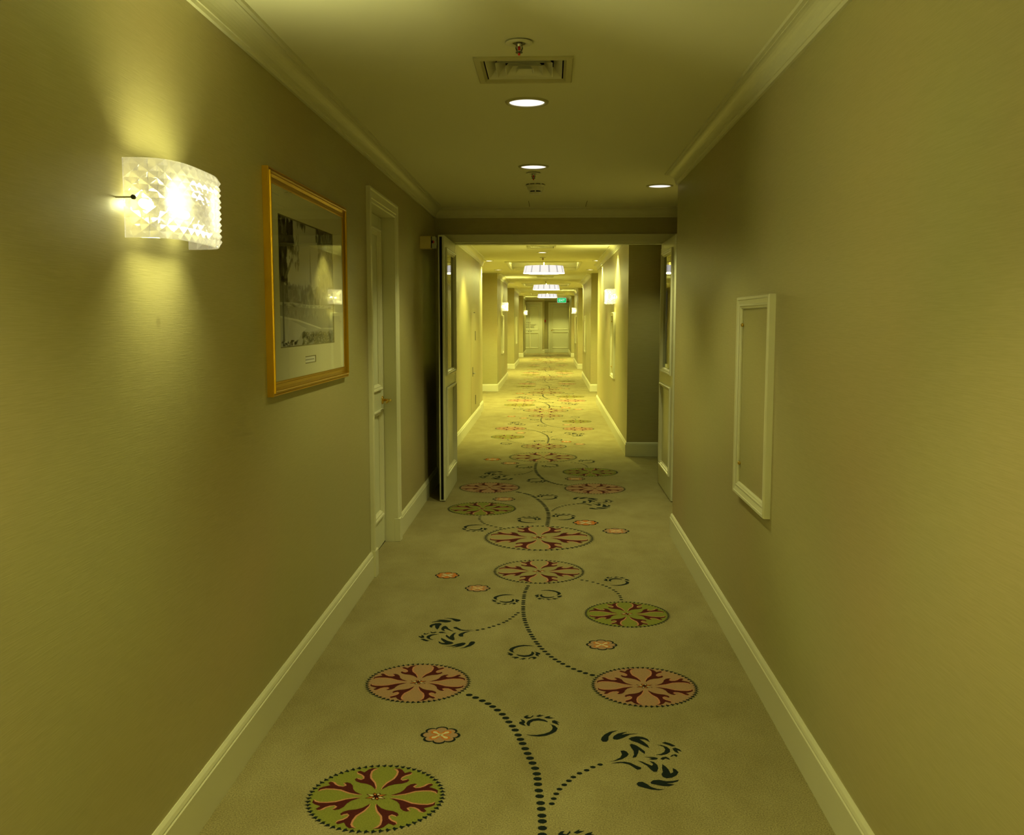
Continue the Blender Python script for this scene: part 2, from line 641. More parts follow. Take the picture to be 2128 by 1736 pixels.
crown(1, [(1.12, YRC + .0), (1.12, YD0), (XL, YD0), (XL, Y0)], ZC)
crown(2, [(XR, Y0), (XR, YRC), (XR + .25, YRC)], ZC)
crown(3, [(FXL, 14.35), (FXL, YD1)], ZF)
crown(4, [(FXL - .022, 15.2), (FXL - .022, 14.35)], ZF)
n = 5
for a, b in SEG_L[1:]:
    crown(n, [(FXL, b), (FXL, a)], ZF)
    n += 1
for a, b in SEG_R:
    crown(n, [(FXR, a), (FXR, b)], ZF)
    n += 1
crown(n, [(-.262, YE_L), (FXL, YE_L)], ZF)
crown(n + 1, [(FXR, YE_R), (-.262, YE_R)], ZF)

# ------------------------------------------------------------------ panelled doors
ARCH = [(0, 0), (0, .012), (.006, .016), (.020, .016), (.024, .020), (.062, .020), (.068, .024), (.078, .024), (.080, .020), (.080, 0)]
MOULD = [(-.022, .001), (-.022, .011), (-.016, .015), (-.008, .013), (-.004, .007), (.004, .006), (.012, -.004), (.016, -.007), (.016, -.012)]
INSET = -.012


def panel_door(root, w, h, x0=0.0, mat='door_paint', glaze=None, thick=.045, both=False, zs=((.205, .845), (1.0, 1.945)), stile=(.115, .115)):
    """leaf in local space: width along +X from x0, height Z, face towards -Y at y=0"""
    a, b = x0 + stile[0], x0 + w - stile[1]
    st = [(x0, a), (b, x0 + w)]
    for s0, s1 in st:
        B().cham(s0, s1, 0, thick, 0, h, .002).obj('stile', mat, root)
    ze = [0.0] + [q for z in zs for q in z] + [h]
    for i in range(0, len(ze), 2):
        B().box(a, b, 0.0005, thick - .0005, ze[i], ze[i + 1]).obj('rail', mat, root)
    for i, (z0, z1) in enumerate(zs):
        rect = [(a, z0), (b, z0), (b, z1), (a, z1)]
        B().sweep(rect, MOULD, lambda p, q, hh: (p, -hh, q), closed=True).obj('panel_moulding', 'trim_paint', root)
        if both:
            B().sweep(rect, MOULD, lambda p, q, hh: (p, thick + hh, q), closed=True).obj('panel_moulding', 'trim_paint', root)
        if glaze == i:
            B().box(a, b, .009, .017, z0, z1).obj('glass_pane', 'fire_glass', root)
        else:
            B().box(a, b, -INSET - .001, thick + INSET + .001, z0, z1).obj('panel', mat, root)


def lever(root, x, z, dx, y=0.0):
    """brass lever handle on a round rose, lever pointing along dx"""
    hd = B().lathe([(.026, 0), (.026, .004), (.022, .008), (.012, .011), (.009, .013)], (x, y, z), 20, axis='y')
    hd.v = [(vx, 2 * y - vy, vz) for vx, vy, vz in hd.v]
    rose = hd.obj('handle', 'brass', root, smooth=True)
    rose['label'] = 'polished brass lever handle'
    B().tube([(x, y - .008, z), (x, y - .045, z), (x + dx * .012, y - .055, z), (x + dx * .05, y - .056, z + .004), (x + dx * .10, y - .052, z), (x + dx * .118, y - .048, z - .006)],
             [.009, .009, .010, .009, .0075, .006], 10).obj('lever', 'brass', rose, smooth=True)


def door_frame(root, x0, x1, h, depth, mat='trim_paint'):
    """lining and architrave; opening x0..x1, wall face at y=-depth, leaf face at y=0"""
    path = [(x1, 0), (x1, h), (x0, h), (x0, 0)]
    ar = [(-o, hh) for o, hh in ARCH]
    B().sweep(path, ar, lambda p, q, hh: (p, -depth - hh, q)).obj('architrave', mat, root)
    B().box(x0 - .018, x0, -depth, .06, 0, h).obj('jamb', mat, root)
    B().box(x1, x1 + .018, -depth, .06, 0, h).obj('jamb', mat, root)
    B().box(x0 - .018, x1 + .018, -depth, .06, h, h + .018).obj('head', mat, root)


# door_1: left wall of the near stretch, looks towards +X (local -Y -> world +X, local X -> world +Y)
d1 = struct(empty('door_1', (XL - .071, 0, 0), (0, 0, math.pi / 2)), 'cream panelled room door with a brass lever in the left wall')
panel_door(d1, DY1 - DY0 - .004, DZ - .012, DY0, zs=((.205, .838), (1.0, 1.94)), stile=(.105, .105))
for o_ in d1.children:
    o_.location.z += .008
door_frame(d1, DY0, DY1, DZ, .071)
lever(d1, DY1 - .055, .918, -1)
B().box(DY0, DY1, .003, .012, 0.0, .012).obj('threshold_gap', 'void_black', d1)
B().box(DY1 - .005, DY1 - .0005, .0015, .02, 0.0, DZ - .002).obj('shadow_gap', 'void_black', d1)
for a_, b_ in ((DY0 - .082, DY0 + .002), (DY1 - .002, DY1 + .082)):
    B().cham(a_, b_, -.071 - .027, -.060, 0, .150, .002).obj('plinth_block', 'trim_paint', d1)
struct(B().box(XL - .32, XL - .252, DY0 - .3, DY1 + .3, 0, DZ + .3).obj('wall_left', 'void_black'), 'dark room side behind the left door')

# fire doors, each held open at right angles against its side
SEALZ = 2.066


def fire_leaf(name, label, hinge_x, y0, y1, facing):
    """leaf along Y from y0 (free edge) to y1 (hinge); facing +1 shows its panelled face to +X"""
    w = y1 - y0
    if facing > 0:
        r = struct(empty(name, (hinge_x, y0, .006), (0, 0, math.pi / 2)), label)
    else:
        r = struct(empty(name, (hinge_x, y1, .006), (0, 0, -math.pi / 2)), label)
    panel_door(r, w, SEALZ - .006, 0.0, glaze=1, both=True, zs=((.2, .862), (1.0, 1.952)), stile=(.125, .115) if facing > 0 else (.115, .125))
    ex = 0.0 if facing > 0 else w
    s = -1 if facing > 0 else 1
    B().box(min(ex, ex + s * .003), max(ex, ex + s * .003), .014, .034, .01, SEALZ - .02).obj('smoke_seal', 'seal_brush', r)
    return r


door_2 = fire_leaf('door_2', 'cream glazed fire door leaf held open on the left', -0.817, 7.42, 8.34, 1)
door_3 = fire_leaf('door_3', 'cream glazed fire door leaf held open on the right', 0.945, 7.47, 8.36, -1)
# frame of the fire doors
ff = struct(empty('door_4', (0, YD0, 0)), 'cream painted frame around the double fire doors')
B().cham(-.868, .996, -.016, .05, 2.072, 2.142, .003).obj('head', 'trim_paint', ff)
B().cham(-.935, -.866, -.016, .05, 0, 2.142, .003).obj('jamb', 'trim_paint', ff)
B().cham(.994, 1.063, -.016, .05, 0, 2.142, .003).obj('jamb', 'trim_paint', ff)
B().box(-.868, .996, .05, .18, 2.064, 2.078).obj('lining', 'trim_paint', ff)
B().box(-.880, -.864, .05, .18, 0, 2.07).obj('lining', 'trim_paint', ff)
B().box(.992, 1.008, .05, .18, 0, 2.07).obj('lining', 'trim_paint', ff)

# magnetic hold-open on the left wall
hd = thing(empty('door_holder', (XL, 7.34, 2.0)), 'cream magnetic door holder box on the left wall above the fire door leaf', 'door holder')
B().cham(0.0, .086, -.045, .045, -.047, .047, .003).obj('box', 'box_plastic', hd)
B().cham(.089, .118, -.043, .043, -.044, .044, .003).obj('armature', 'grey_plastic', hd)
B().lathe([(.011, -.046), (.011, -.043)], (.1, 0, .003), 14, axis='y').obj('lamp', 'red_plastic', hd)
B().box(.0855, .0905, -.044, .044, -.043, .043).obj('gap', 'void_black', hd)
B().box(.0865, .1, -.0462, -.043, -.006, .012).obj('socket', 'void_black', hd)
B().lathe([(.022, .118), (.022, .123)], (0, 0, 0), 16, axis='x').obj('keeper_disc', 'steel', hd)

# door in the alcove on the right (frame just shows past the fire door leaf)
d5 = struct(empty('door_5', (1.135 - .012, 0, 0), (0, 0, -math.pi / 2)), 'cream door in the side of the alcove')
panel_door(d5, .80, 2.04, -9.70, thick=.03)
door_frame(d5, -9.70, -8.90, 2.045, .0)

# cupboard doors and room door in the end wall
d6 = struct(empty('door_6', (0, YE_L - .012, 0)), 'cream double hydrant cupboard door at the far end')
door_frame(d6, -1.335, -.425, 2.10, .0)
for k, x0 in enumerate((-1.333, -.8785)):
    panel_door(d6, .4515, 2.09, x0, thick=.03, zs=((.24, .85), (1.02, 1.96)), stile=(.02, .10) if k else (.10, .02))
for x in (-.925, -.835):
    B().lathe([(.0, -.02), (.014, -.018), (.017, -.008), (.009, 0)], (x, 0, .935), 14, axis='y').obj('knob', 'dark_metal', d6, smooth=True)


def text(parent, body, size, loc, mat, name='lettering', shear=0.0, rot=(math.pi / 2, 0, 0), align='LEFT', ext=.0006, space=1.0, bold=0.0):
    cu = bpy.data.curves.new(name, 'FONT')
    cu.body = body
    cu.size = size
    cu.shear = shear
    cu.align_x = align
    cu.extrude = ext
    cu.offset = bold
    cu.space_character = space
    o = bpy.data.objects.new(name, cu)
    COL.objects.link(o)
    me = bpy.data.meshes.new_from_object(o)
    bpy.data.objects.remove(o)
    me.materials.clear()
    me.materials.append(MATS[mat])
    return put(name, me, parent, loc, rot)


text(d6, 'FIRE', .095, (-1.035, -.0135, 1.265), 'letter_ink', shear=.25, space=1.1)
text(d6, 'HYDRANT', .092, (-1.075, -.0135, 1.175), 'letter_ink', shear=.25, space=1.0)
text(d6, 'HOSEREEL', .088, (-1.085, -.0135, 1.085), 'letter_ink', shear=.25, space=.97)
for q, (ww, zz) in enumerate(((.15, .765), (.23, .705), (.12, .645))):   # too small to read: broken ink strokes
    bb = B()
    x = -1.085
    while x < -1.085 + ww:
        d = random.uniform(.014, .028)
        bb.add([(x, -.0015, zz), (x + d, -.0015, zz), (x + d + .008, -.0015, zz + .028), (x + .008, -.0015, zz + .028)], [(0, 1, 2, 3)])
        x += d + .012
    bb.obj('small_print', 'letter_ink', d6, loc=(0, .0135, 0))

d7 = struct(empty('door_7', (0, YE_R - .012, 0)), 'cream panelled door with brass lever at the far end')
door_frame(d7, -.018, .88, 2.10, .0)
panel_door(d7, .895, 2.095, -.016, thick=.03, zs=((.21, .87), (1.02, 1.97)))
lever(d7, .055, .965, 1)
rb = thing(empty('call_point', (-.236, YE_R, 1.37)), 'small red fire call point on the far end wall', 'call point')
B().cham(-.025, .03, -.045, 0, -.055, .055, .004).obj('case', 'red_plastic', rb)
B().box(-.015, .02, -.047, -.044, -.03, .03).obj('face', 'red_glass', rb)

# flush service hatch in the far left wall
fh = struct(empty('door_8', (FXL, 0, 0)), 'wallpapered flush service hatch with black hinges in the far left wall')
B().box(.0002, .0028, 12.76, 13.455, .17, 1.515).obj('leaf', 'wallpaper', fh)
B().box(.0002, .0014, 13.455, 13.466, .17, 1.525).obj('edge_gap', 'void_black', fh)
B().box(.0002, .0014, 13.2, 13.466, 1.515, 1.524).obj('top_gap', 'void_black', fh)
for z0, z1 in ((1.135, 1.265), (.24, .37)):
    B().cham(0, .007, 13.43, 13.49, z0, z1, .002).obj('hinge', 'dark_metal', fh)
lk = B().cham(0, .005, 12.955, 13.035, .655, .785, .002).obj('lock_plate', 'dark_metal', fh)
B().tube([(.004, 12.99, .70), (.03, 12.99, .70), (.034, 13.03, .695)], .008, 8).obj('turn_key', 'steel', lk, smooth=True)

# ------------------------------------------------------------------ wall sconces of pressed crystal
def sconce_parts(root, glass, bulb):
    """local space: wall at x=0, light stands out along +X, runs along Y; centre at origin"""
    D, HL, ZB, ZTOP = .108, .195, -.0895, .0895
    ex = 3.4
    pts = []
    for i in range(241):                       # rounded-box plan, then resampled by length
        t = -math.pi / 2 + math.pi * i / 240
        c, s_ = abs(math.cos(t)), abs(math.sin(t))
        pts.append(Vector((.014 + D * c ** (2 / ex), math.copysign(HL * s_ ** (2 / ex), math.sin(t)))))
    cum = [0]
    for i in range(1, len(pts)):
        cum.append(cum[-1] + (pts[i] - pts[i - 1]).length)
    NU, NV = 28, 12

    def at(u):
        d = u * cum[-1]
        k = max(j for j in range(len(cum)) if cum[j] <= d + 1e-9)
        k = min(k, len(pts) - 2)
        f = (d - cum[k]) / max(1e-9, cum[k + 1] - cum[k])
        p = pts[k].lerp(pts[k + 1], f)
        tg = (pts[min(k + 2, len(pts) - 1)] - pts[max(k - 1, 0)]).normalized()
        return p, Vector((tg.y, -tg.x))
    outer, inner = [], []
    for i in range(NU + 1):
        p, nn = at(i / NU)
        if nn.dot(p - Vector((.0, 0))) < 0:
            nn = -nn
        for j in range(NV + 1):
            z = ZB + (ZTOP - ZB) * j / NV
            edge = i in (0, NU) or j in (0, NV)
            pk = (i + j) % 2 == 0
            off = .004 if edge else (.013 if pk else .001)
            q = p + nn * off
            outer.append((q.x, q.y, z))
            q2 = p - nn * .004
            inner.append((max(.008, q2.x), q2.y, z))
    vs = outer + inner
    fs = []
    N = (NU + 1) * (NV + 1)
    ix = lambda i, j: i * (NV + 1) + j
    for i in range(NU):
        for j in range(NV):
            a, b, c, d = ix(i, j), ix(i + 1, j), ix(i + 1, j + 1), ix(i, j + 1)
            if (i + j) % 2 == 0:               # a, c are peaks: split along the valley b-d
                fs += [(a, b, d), (b, c, d)]
            else:
                fs += [(a, b, c), (a, c, d)]
            fs.append((a + N, d + N, c + N, b + N))
    for i in range(NU):
        fs.append((ix(i, 0), ix(i, 0) + N, ix(i + 1, 0) + N, ix(i + 1, 0)))
        fs.append((ix(i, NV), ix(i + 1, NV), ix(i + 1, NV) + N, ix(i, NV) + N))
    for j in range(NV):
        fs.append((ix(0, j), ix(0, j + 1), ix(0, j + 1) + N, ix(0, j) + N))
        fs.append((ix(NU, j), ix(NU, j) + N, ix(NU, j + 1) + N, ix(NU, j + 1)))
    put('crystal_shade', mesh('crystal_shade', vs, fs, glass), root)
    B().cham(0, .012, -.07, .07, -.035, .035, .003).obj('back_plate', 'white_plastic', root)
    for yb in (-.115, .115):
        bl = B().lathe([(.0, -.028), (.008, -.026), (.011, -.018), (.011, .018), (.008, .026), (.0, .028)], (.031, yb, -.005), 12, axis='y')
        bl.obj('bulb', bulb, root, smooth=True)
        B().tube([(.010, yb * .70, -.005), (.031, yb * .72, -.005)], .006, 8).obj('lamp_holder', 'steel', root)
    col = WARM if bulb == 'bulb' else AMBER
    for yb in (-.12, .12):                     # what the halogen capsules throw out through the glass
        ld = bpy.data.lights.new('out_beam', 'SPOT')
        ld.energy, ld.color = OUT_W, col
        ld.spot_size, ld.spot_blend, ld.shadow_soft_size = math.radians(94), .4, .008
        put('out_beam', ld, root, (.050, yb, 0), Vector((1, 0, 0)).to_track_quat('-Z', 'Y').to_euler())
    for nm, sg in (('up_light', 1), ('down_light', -1)):   # and up and down through the open ends
        ld = bpy.data.lights.new(nm, 'AREA')
        ld.energy, ld.color = UPDOWN_W, col
        ld.shape, ld.size, ld.size_y = 'RECTANGLE', .31, .018
        ld.spread = math.radians(134)
        t = math.radians(33)
        d = Vector((math.sin(t), 0, sg * math.cos(t)))
        zq = -d
        xq = Vector((0, 1, 0))
        yq = zq.cross(xq)
        put(nm, ld, root, (.055, 0, sg * .03), Matrix((xq, yq, zq)).transposed().to_euler())
    for ys in (-1, 1):
        sc = B().lathe([(.0055, -.004), (.0055, .002), (.004, .004)], (0, 0, 0), 14, axis='y')
        p, nn = at(.045 if ys < 0 else .955)
        sc.v = [(vx + .040, vy * ys * 1.0 + ys * .206, vz) for vx, vy, vz in sc.v]
        s_o = sc.obj('fixing_screw', 'dark_metal', root)
        B().tube([(.0, ys * .205, 0), (.040, ys * .205, 0)], .0022, 6).obj('bracket', 'steel', s_o)


def sconce(side, y, z, label, glass, bulb, src=None):
    x = {'L': XL, 'R': XR, 'FL': FXL, 'FR': FXR}[side]
    rot = (0, 0, 0 if side in ('L', 'FL') else math.pi)
    if src:
        r = clone(src, None, (x, y, z), rot)
    else:
        r = empty('wall_sconce', (x, y, z), rot)
        sconce_parts(r, glass, bulb)
    thing(r, label, 'wall sconce', 'pressed crystal wall sconces along the corridor')
    return r


sc1 = sconce('L', 2.388, 1.697, 'large nearest crystal wall sconce, lit, left of the gilt framed picture', 'crystal', 'bulb')
sconce('R', -0.9, 1.697, 'unseen crystal sconce added as fill light on the right wall behind the viewer', 'crystal', 'bulb', sc1)  # added out of view to brighten the near walls
sc2 = sconce('FR', 12.0, 1.704, 'lit crystal wall sconce on the right wall just past the fire doors', 'crystal_far', 'bulb_far')
sconce('FL', 21.0, 1.704, 'lit crystal wall sconce on the left wall past the first pendant light', 0, 0, sc2)
sconce('FR', 30.2, 1.704, 'small far crystal sconce on the right wall left of the exit door', 0, 0, sc2)
sconce('FL', 38.4, 1.704, 'small farthest crystal sconce on the left wall before the hydrant cupboard', 0, 0, sc2)

# ------------------------------------------------------------------ framed wall panels
PF = [(0, 0), (0, .022), (.003, .028), (.012, .028), (.014, .025), (.030, .021), (.034, .023), (.038, .023), (.040, .019), (.046, .017), (.050, .012), (.050, 0)]


def wall_panel(side, y0, y1, label, src=None):
    x = {'R': XR, 'FL': FXL, 'FR': FXR}[side]
    rot = (0, 0, math.pi / 2 if side[-1] == 'L' else -math.pi / 2)
    w, z0, z1 = y1 - y0, .690, 1.514
    base = (x, (y0 if side[-1] == 'L' else y1), 0)
    if src:
        r = clone(src, None, base, rot)
    else:
        r = empty('wall_panel', base, rot)
        for k, seg in enumerate((((0, z0), (w, z0)), ((w, z0), (w, z1)), ((w, z1), (0, z1)), ((0, z1), (0, z0)))):
            # each side of the frame is a piece of its own, mitred at 45 degrees
            p, q = Vector(seg[0]), Vector(seg[1])
            d = (q - p).normalized()
            nn = Vector((-d.y, d.x))
            bb = B()
            vs = []
            for e, sg in ((p, 1), (q, -1)):
                for o, h in PF:
                    pt = e + nn * o + d * o * sg
                    vs.append((pt.x, -h, pt.y))
            kk = len(PF)
            bb.add(vs, [(i, i + 1, kk + i + 1, kk + i) for i in range(kk - 1)] + [tuple(range(kk)), tuple(range(kk, 2 * kk))])
            bb.obj('frame_rail', 'trim_paint', r)
        B().box(.045, w - .045, -.008, -.0005, z0 + .045, z1 - .045).obj('panel_board', 'wallpaper', r)
        for zz in (z0 + .13, z1 - .115):
            xk = .058
            B().lathe([(.0, -.020), (.006, -.019), (.0085, -.014), (.006, -.009), (.006, -.006)], (xk, 0, zz), 12, axis='y').obj('knob', 'brass', r, smooth=True)
    thing(r, label, 'wall panel', 'narrow framed panels on the corridor walls')
    return r


wp = wall_panel('R', 3.52, 4.11, 'tall narrow cream framed panel on the near right wall')
wall_panel('FR', 11.95, 12.54, 'narrow framed panel below the right sconce just past the fire doors', wp)
wall_panel('FL', 20.75, 21.34, 'narrow framed panel below the left sconce past the first pendant', wp)
wall_panel('FR', 21.6, 22.19, 'narrow framed panel on the far right wall with no lamp above', wp)
wall_panel('FL', 29.2, 29.79, 'narrow framed panel on the far left wall with no lamp above', wp)
wall_panel('FR', 30.0, 30.59, 'distant narrow framed panel under the second right sconce', wp)

# ------------------------------------------------------------------ framed picture
pic = thing(empty('framed_picture', (XL, 3.31, 1.151), (0, 0, math.pi / 2)), 'gilt framed black and white photograph of trees, spires and a river', 'picture')
PW, PH = 1.255, .793
GF = [(0, 0), (0, .020), (.002, .0225), (.006, .0225), (.008, .0195), (.011, .0195), (.013, .0265), (.016, .0275), (.019, .0265), (.022, .021), (.030, .0155), (.040, .0145), (.043, .0165), (.047, .0165), (.050, .013), (.050, .004)]
segs = (((0, 0), (PW, 0)), ((PW, 0), (PW, PH)), ((PW, PH), (0, PH)), ((0, PH), (0, 0)))
for p, q in segs:
    p, q = Vector(p), Vector(q)
    d = (q - p).normalized()
    nn = Vector((-d.y, d.x))
    vs = []
    for e, sg in ((p, 1), (q, -1)):
        for o, h in GF:
            pt = e + nn * o + d * o * sg
            vs.append((pt.x, -h, pt.y))
    kk = len(GF)
    B().add(vs, [(i, i + 1, kk + i + 1, kk + i) for i in range(kk - 1)]).obj('frame_rail', 'gilt', pic)
B().box(.02, PW - .02, -.008, 0, .02, PH - .02).obj('backing', 'mat_bevel', pic)
IX0, IX1, IZ0, IZ1 = 3.45 - 3.31, 4.316 - 3.31, 1.318 - 1.151, 1.799 - 1.151
CX0, CX1, CZ0, CZ1 = 3.796 - 3.31, 3.97 - 3.31, 1.246 - 1.151, 1.275 - 1.151
mb = B()
for a, b, c, d in ((.04, IX0, .04, PH - .04), (IX1, PW - .04, .04, PH - .04), (IX0, IX1, IZ1, PH - .04), (IX0, IX1, CZ1, IZ0), (IX0, IX1, .04, CZ0), (IX0, CX0, CZ0, CZ1), (CX1, IX1, CZ0, CZ1)):
    mb.box(a, b, -.0118, -.0085, c, d)
mb.obj('mat_board', 'mat_board', pic)
for nm, (a, b, c, d) in (('mat_bevel', (IX0, IX1, IZ0, IZ1)), ('mat_bevel', (CX0, CX1, CZ0, CZ1))):
    B().sweep([(a, c), (b, c), (b, d), (a, d)], [(0, .012), (.0035, .0086)], lambda p, q, h: (p, -h, q), closed=True).obj(nm, 'mat_bevel', pic)
B().box(CX0, CX1, -.0088, -.0080, CZ0, CZ1).obj('caption_card', 'caption_white', pic)
cl = B()
x = CX0 + .008
while x < CX1 - .02:
    d = random.uniform(.004, .011)
    cl.box(x, x + d, -.0091, -.0087, CZ0 + .012, CZ0 + .0165)
    x += d + .0025
cl.obj('caption_text', 'photo_grey_1', pic)
ml = B()
x = .076
while x < .155:
    d = random.uniform(.006, .014)
    ml.box(x, x + d, -.0121, -.0117, PH - .083, PH - .079)
    x += d + .006
ml.obj('mat_print', 'photo_grey_4', pic)

# the photograph itself: flat tones laid over each other
ph = B()
U = lambda u, v: (IX0 + u * (IX1 - IX0), IZ1 - v * (IZ1 - IZ0))


def tone(pts, k, lay):
    ph.add([(U(u, v)[0], -.0082 - lay * .00002, U(u, v)[1]) for u, v in pts], [tuple(range(len(pts)))], k)


def clump(u0, u1, v0, v1, n, k, lay, su=.012, sv=.03):
    for _ in range(n):
        u, v = random.uniform(u0, u1), random.uniform(v0, v1)
        a, b = su * random.uniform(.5, 1.3), sv * random.uniform(.5, 1.3)
        pts = []
        for q in range(7):
            t = 2 * math.pi * q / 7 + random.uniform(-.3, .3)
            pts.append((min(1, max(0, u + a * math.cos(t))), min(1, max(0, v + b * math.sin(t)))))
        tone(pts, k, lay)


tone([(0, 0), (1, 0), (1, 1), (0, 1)], 4, 0)
tone([(0, .50), (.14, .53), (.3, .56), (.45, .54), (.62, .53), (.7, .5), (1, .46), (1, .70), (0, .70)], 2, 1)
clump(.10, .72, .52, .60, 120, 2, 2, .015, .03)
clump(.10, .95, .55, .68, 120, 1, 3, .015, .035)
for u, t, w in ((.54, .17, .028), (.44, .41, .010), (.50, .42, .010), (.605, .44, .009), (.40, .49, .008), (.64, .50, .008)):
    tone([(u, t), (u + w * .35, t + .17), (u + w, .62), (u - w, .62), (u - w * .35, t + .17)], 1, 3)
tone([(.30, .54), (.36, .54), (.36, .64), (.30, .64)], 3, 3)
tone([(.70, .0), (1, 0), (1, .66), (.74, .66), (.72, .4), (.73, .2)], 1, 4)
clump(.70, .99, .0, .62, 240, 1, 5, .02, .04)
clump(.76, .98, .02, .6, 130, 0, 6, .012, .03)
clump(.70, .98, .02, .6, 60, 2, 7, .006, .02)
tone([(0, 0), (.10, 0), (.12, .3), (.07, .62), (.06, .7), (0, .7)], 1, 4)
clump(.0, .24, .0, .22, 200, 1, 5, .016, .045)
clump(.0, .14, .1, .5, 140, 0, 6, .013, .04)
clump(.16, .34, .12, .38, 75, 1, 5, .007, .03)
clump(.30, .46, .0, .05, 26, 1, 5, .007, .03)
clump(.66, .76, .0, .1, 30, 1, 5, .012, .03)
tone([(.09, .46), (.22, .30), (.235, .31), (.12, .48)], 0, 7)
tone([(0, .66), (1, .66), (1, .86), (.72, .86), (.3, .79), (0, .76)], 2, 8)
tone([(0, .655), (.2, .65), (.5, .665), (1, .655), (1, .685), (.5, .69), (0, .675)], 4, 9)
clump(.05, .98, .66, .69, 60, 3, 10, .02, .008)
for _ in range(60):
    u = random.uniform(.1, .98)
    a = random.uniform(.70, .76)
    tone([(u, a), (u + .008, a), (u + .008, a + random.uniform(.02, .06)), (u, a + .02)], random.choice((1, 3)), 11)
tone([(0, .76), (.3, .79), (.72, .86), (1, .88), (1, 1), (0, 1)], 3, 12)
tone([(0, .775), (.10, .77), (.45, .86), (.35, .9), (.25, 1), (0, 1)], 4, 13)
tone([(0, .755), (.3, .785), (.74, .86), (.72, .867), (.3, .80), (0, .772)], 5, 14)
tone([(.36, .93), (.5, .89), (.7, .87), (1, .88), (1, 1), (.42, 1)], 2, 15)
clump(.38, .98, .89, .99, 190, 1, 16, .02, .012)
clump(.45, .98, .91, .99, 110, 0, 17, .016, .010)
clump(.42, .98, .9, .98, 60, 4, 18, .006, .004)
clump(.02, .3, .95, .99, 60, 2, 18, .016, .008)
tone([(.055, .5), (.075, .5), (.078, .93), (.085, .95), (.045, .95), (.05, .93)], 0, 19)
ph.obj('photograph', ['photo_grey_%d' % i for i in range(6)], pic)
B().box(.046, PW - .046, -.0138, -.0126, .046, PH - .046).obj('glass_pane', 'pane', pic)

# ------------------------------------------------------------------ ceiling fittings
SPOT_G = 'recessed round downlights in the ceiling'


def downlight(x, y, z, r, label, em, src=None, watts=0.0, col=WARM):
    if src:
        o = clone(src, None, (x, y, z))
    else:
        o = empty('downlight', (x, y, z))
        B().lathe([(r * .80, .0015), (r * .80, -.004), (r * .86, -.008), (r * .97, -.006), (r, .0)], (0, 0, 0), 40, cap=False).obj('trim_ring', 'grille_paint', o, smooth=True)
        B().lathe([(0, -.0022), (r * .81, -.0022), (r * .81, -.0005)], (0, 0, 0), 36).obj('lens', em, o)
        ld = bpy.data.lights.new('downlight_lamp', 'SPOT')
        ld.energy = watts
        ld.color = col
        ld.spot_size = math.radians(112)
        ld.spot_blend = 0.55
        ld.shadow_soft_size = r * .6
        lo = put('lamp', ld, o, (0, 0, -.012))
    return thing(o, label, 'downlight', SPOT_G)


dlA = downlight(-.106, 4.287, ZC, .095, 'nearest recessed ceiling downlight just beyond the square air grille', 'spot', watts=SPOT_W)
downlight(-.108, 6.05, ZC, .092, 'recessed downlight above the sprinkler and smoke detector before the fire doors', 'spot', dlA)
downlight(.765, 6.94, ZC, .092, 'recessed downlight in the right corner before the right fire door', 'spot', dlA)
downlight(-.106, 1.2, ZC, .095, 'unseen downlight added as fill light in the ceiling right above the viewer', 'spot', dlA)  # extra lamp out of frame, lifts the near floor and walls
downlight(-.106, -1.8, ZC, .095, 'unseen downlight added as fill light in the ceiling behind the viewer', 'spot', dlA)  # second extra lamp out of frame, more fill from behind
dlF = downlight(CX, 13.25, ZF, .078, 'recessed downlight before the first pendant light', 'spot_far', watts=SPOT_FAR_W, col=AMBER)
downlight(-.56, 11.7, ZF, .06, 'recessed downlight at the left behind the fire door head', 0, dlF)
downlight(.62, 11.65, ZF, .06, 'recessed downlight beside the first right sconce', 0, dlF)
ORD = ('first', 'second', 'third')
for k in range(3):
    dy = 8.95 * k
    for sx, nm in ((-.96, 'left'), (.72, 'right')):
        downlight(sx, 15.1 + dy, ZF, .06, 'downlight over the near end of the %s door recess at the %s pendant' % (nm, ORD[k]), 0, dlF)
        downlight(sx, 17.8 + dy, ZF, .06, 'downlight over the far end of the %s door recess at the %s pendant' % (nm, ORD[k]), 0, dlF)
    if k < 2:
        downlight(CX, 19.8 + dy, ZF, .078, 'centre downlight just past the %s pendant light' % ORD[k], 0, dlF)
        downlight(CX, 21.6 + dy, ZF, .078, 'centre downlight just past the %s far air grille' % ORD[k], 0, dlF)
dlG = downlight(.98, 9.2, ZF, .075, 'green-white downlight in the alcove behind the right fire door', 'spot_cool', watts=6, col=COOL)


def grille(x, y, z, label, s=.181, src=None):
    if src:
        o = clone(src, None, (x, y, z))
    else:
        o = empty('air_grille', (x, y, z))
        sq = lambda a: [(-a, -a), (a, -a), (a, a), (-a, a)]
        B().sweep(sq(s), [(0, 0), (0, -.006), (.004, -.010), (.024, -.010), (.030, -.004), (.034, .0)], XY, closed=True).obj('frame', 'grille_paint', o)
        B().sweep(sq(.1515), [(.0, .0), (.0005, .0), (.0005, .155), (.0, .155)], XY, closed=True).obj('throat', 'void_black', o)
        B().box(-.15, .15, -.15, .15, .152, .158).obj('dark_throat', 'void_black', o)
        for a, dz in ((.142, 0), (.106, .002), (.070, .004), (.034, .006)):
            B().sweep(sq(a), [(0, -.002 - dz), (.0016, -.002 - dz), (.032, .034), (.030, .034)], XY, closed=True).obj('louvre', 'white_plastic', o)
    return thing(o, label, 'air grille', 'square air grilles in the ceiling')


gr1 = grille(*GRILLES[0], ZC, 'square ceiling air grille nearest the viewer with nested louvres')
grille(*GRILLES[1], ZF, 'square air grille right behind the fire door head', src=gr1)
grille(*GRILLES[2], ZF, 'square air grille past the first pendant light', src=gr1)
grille(*GRILLES[3], ZF, 'square air grille past the second pendant light', src=gr1)


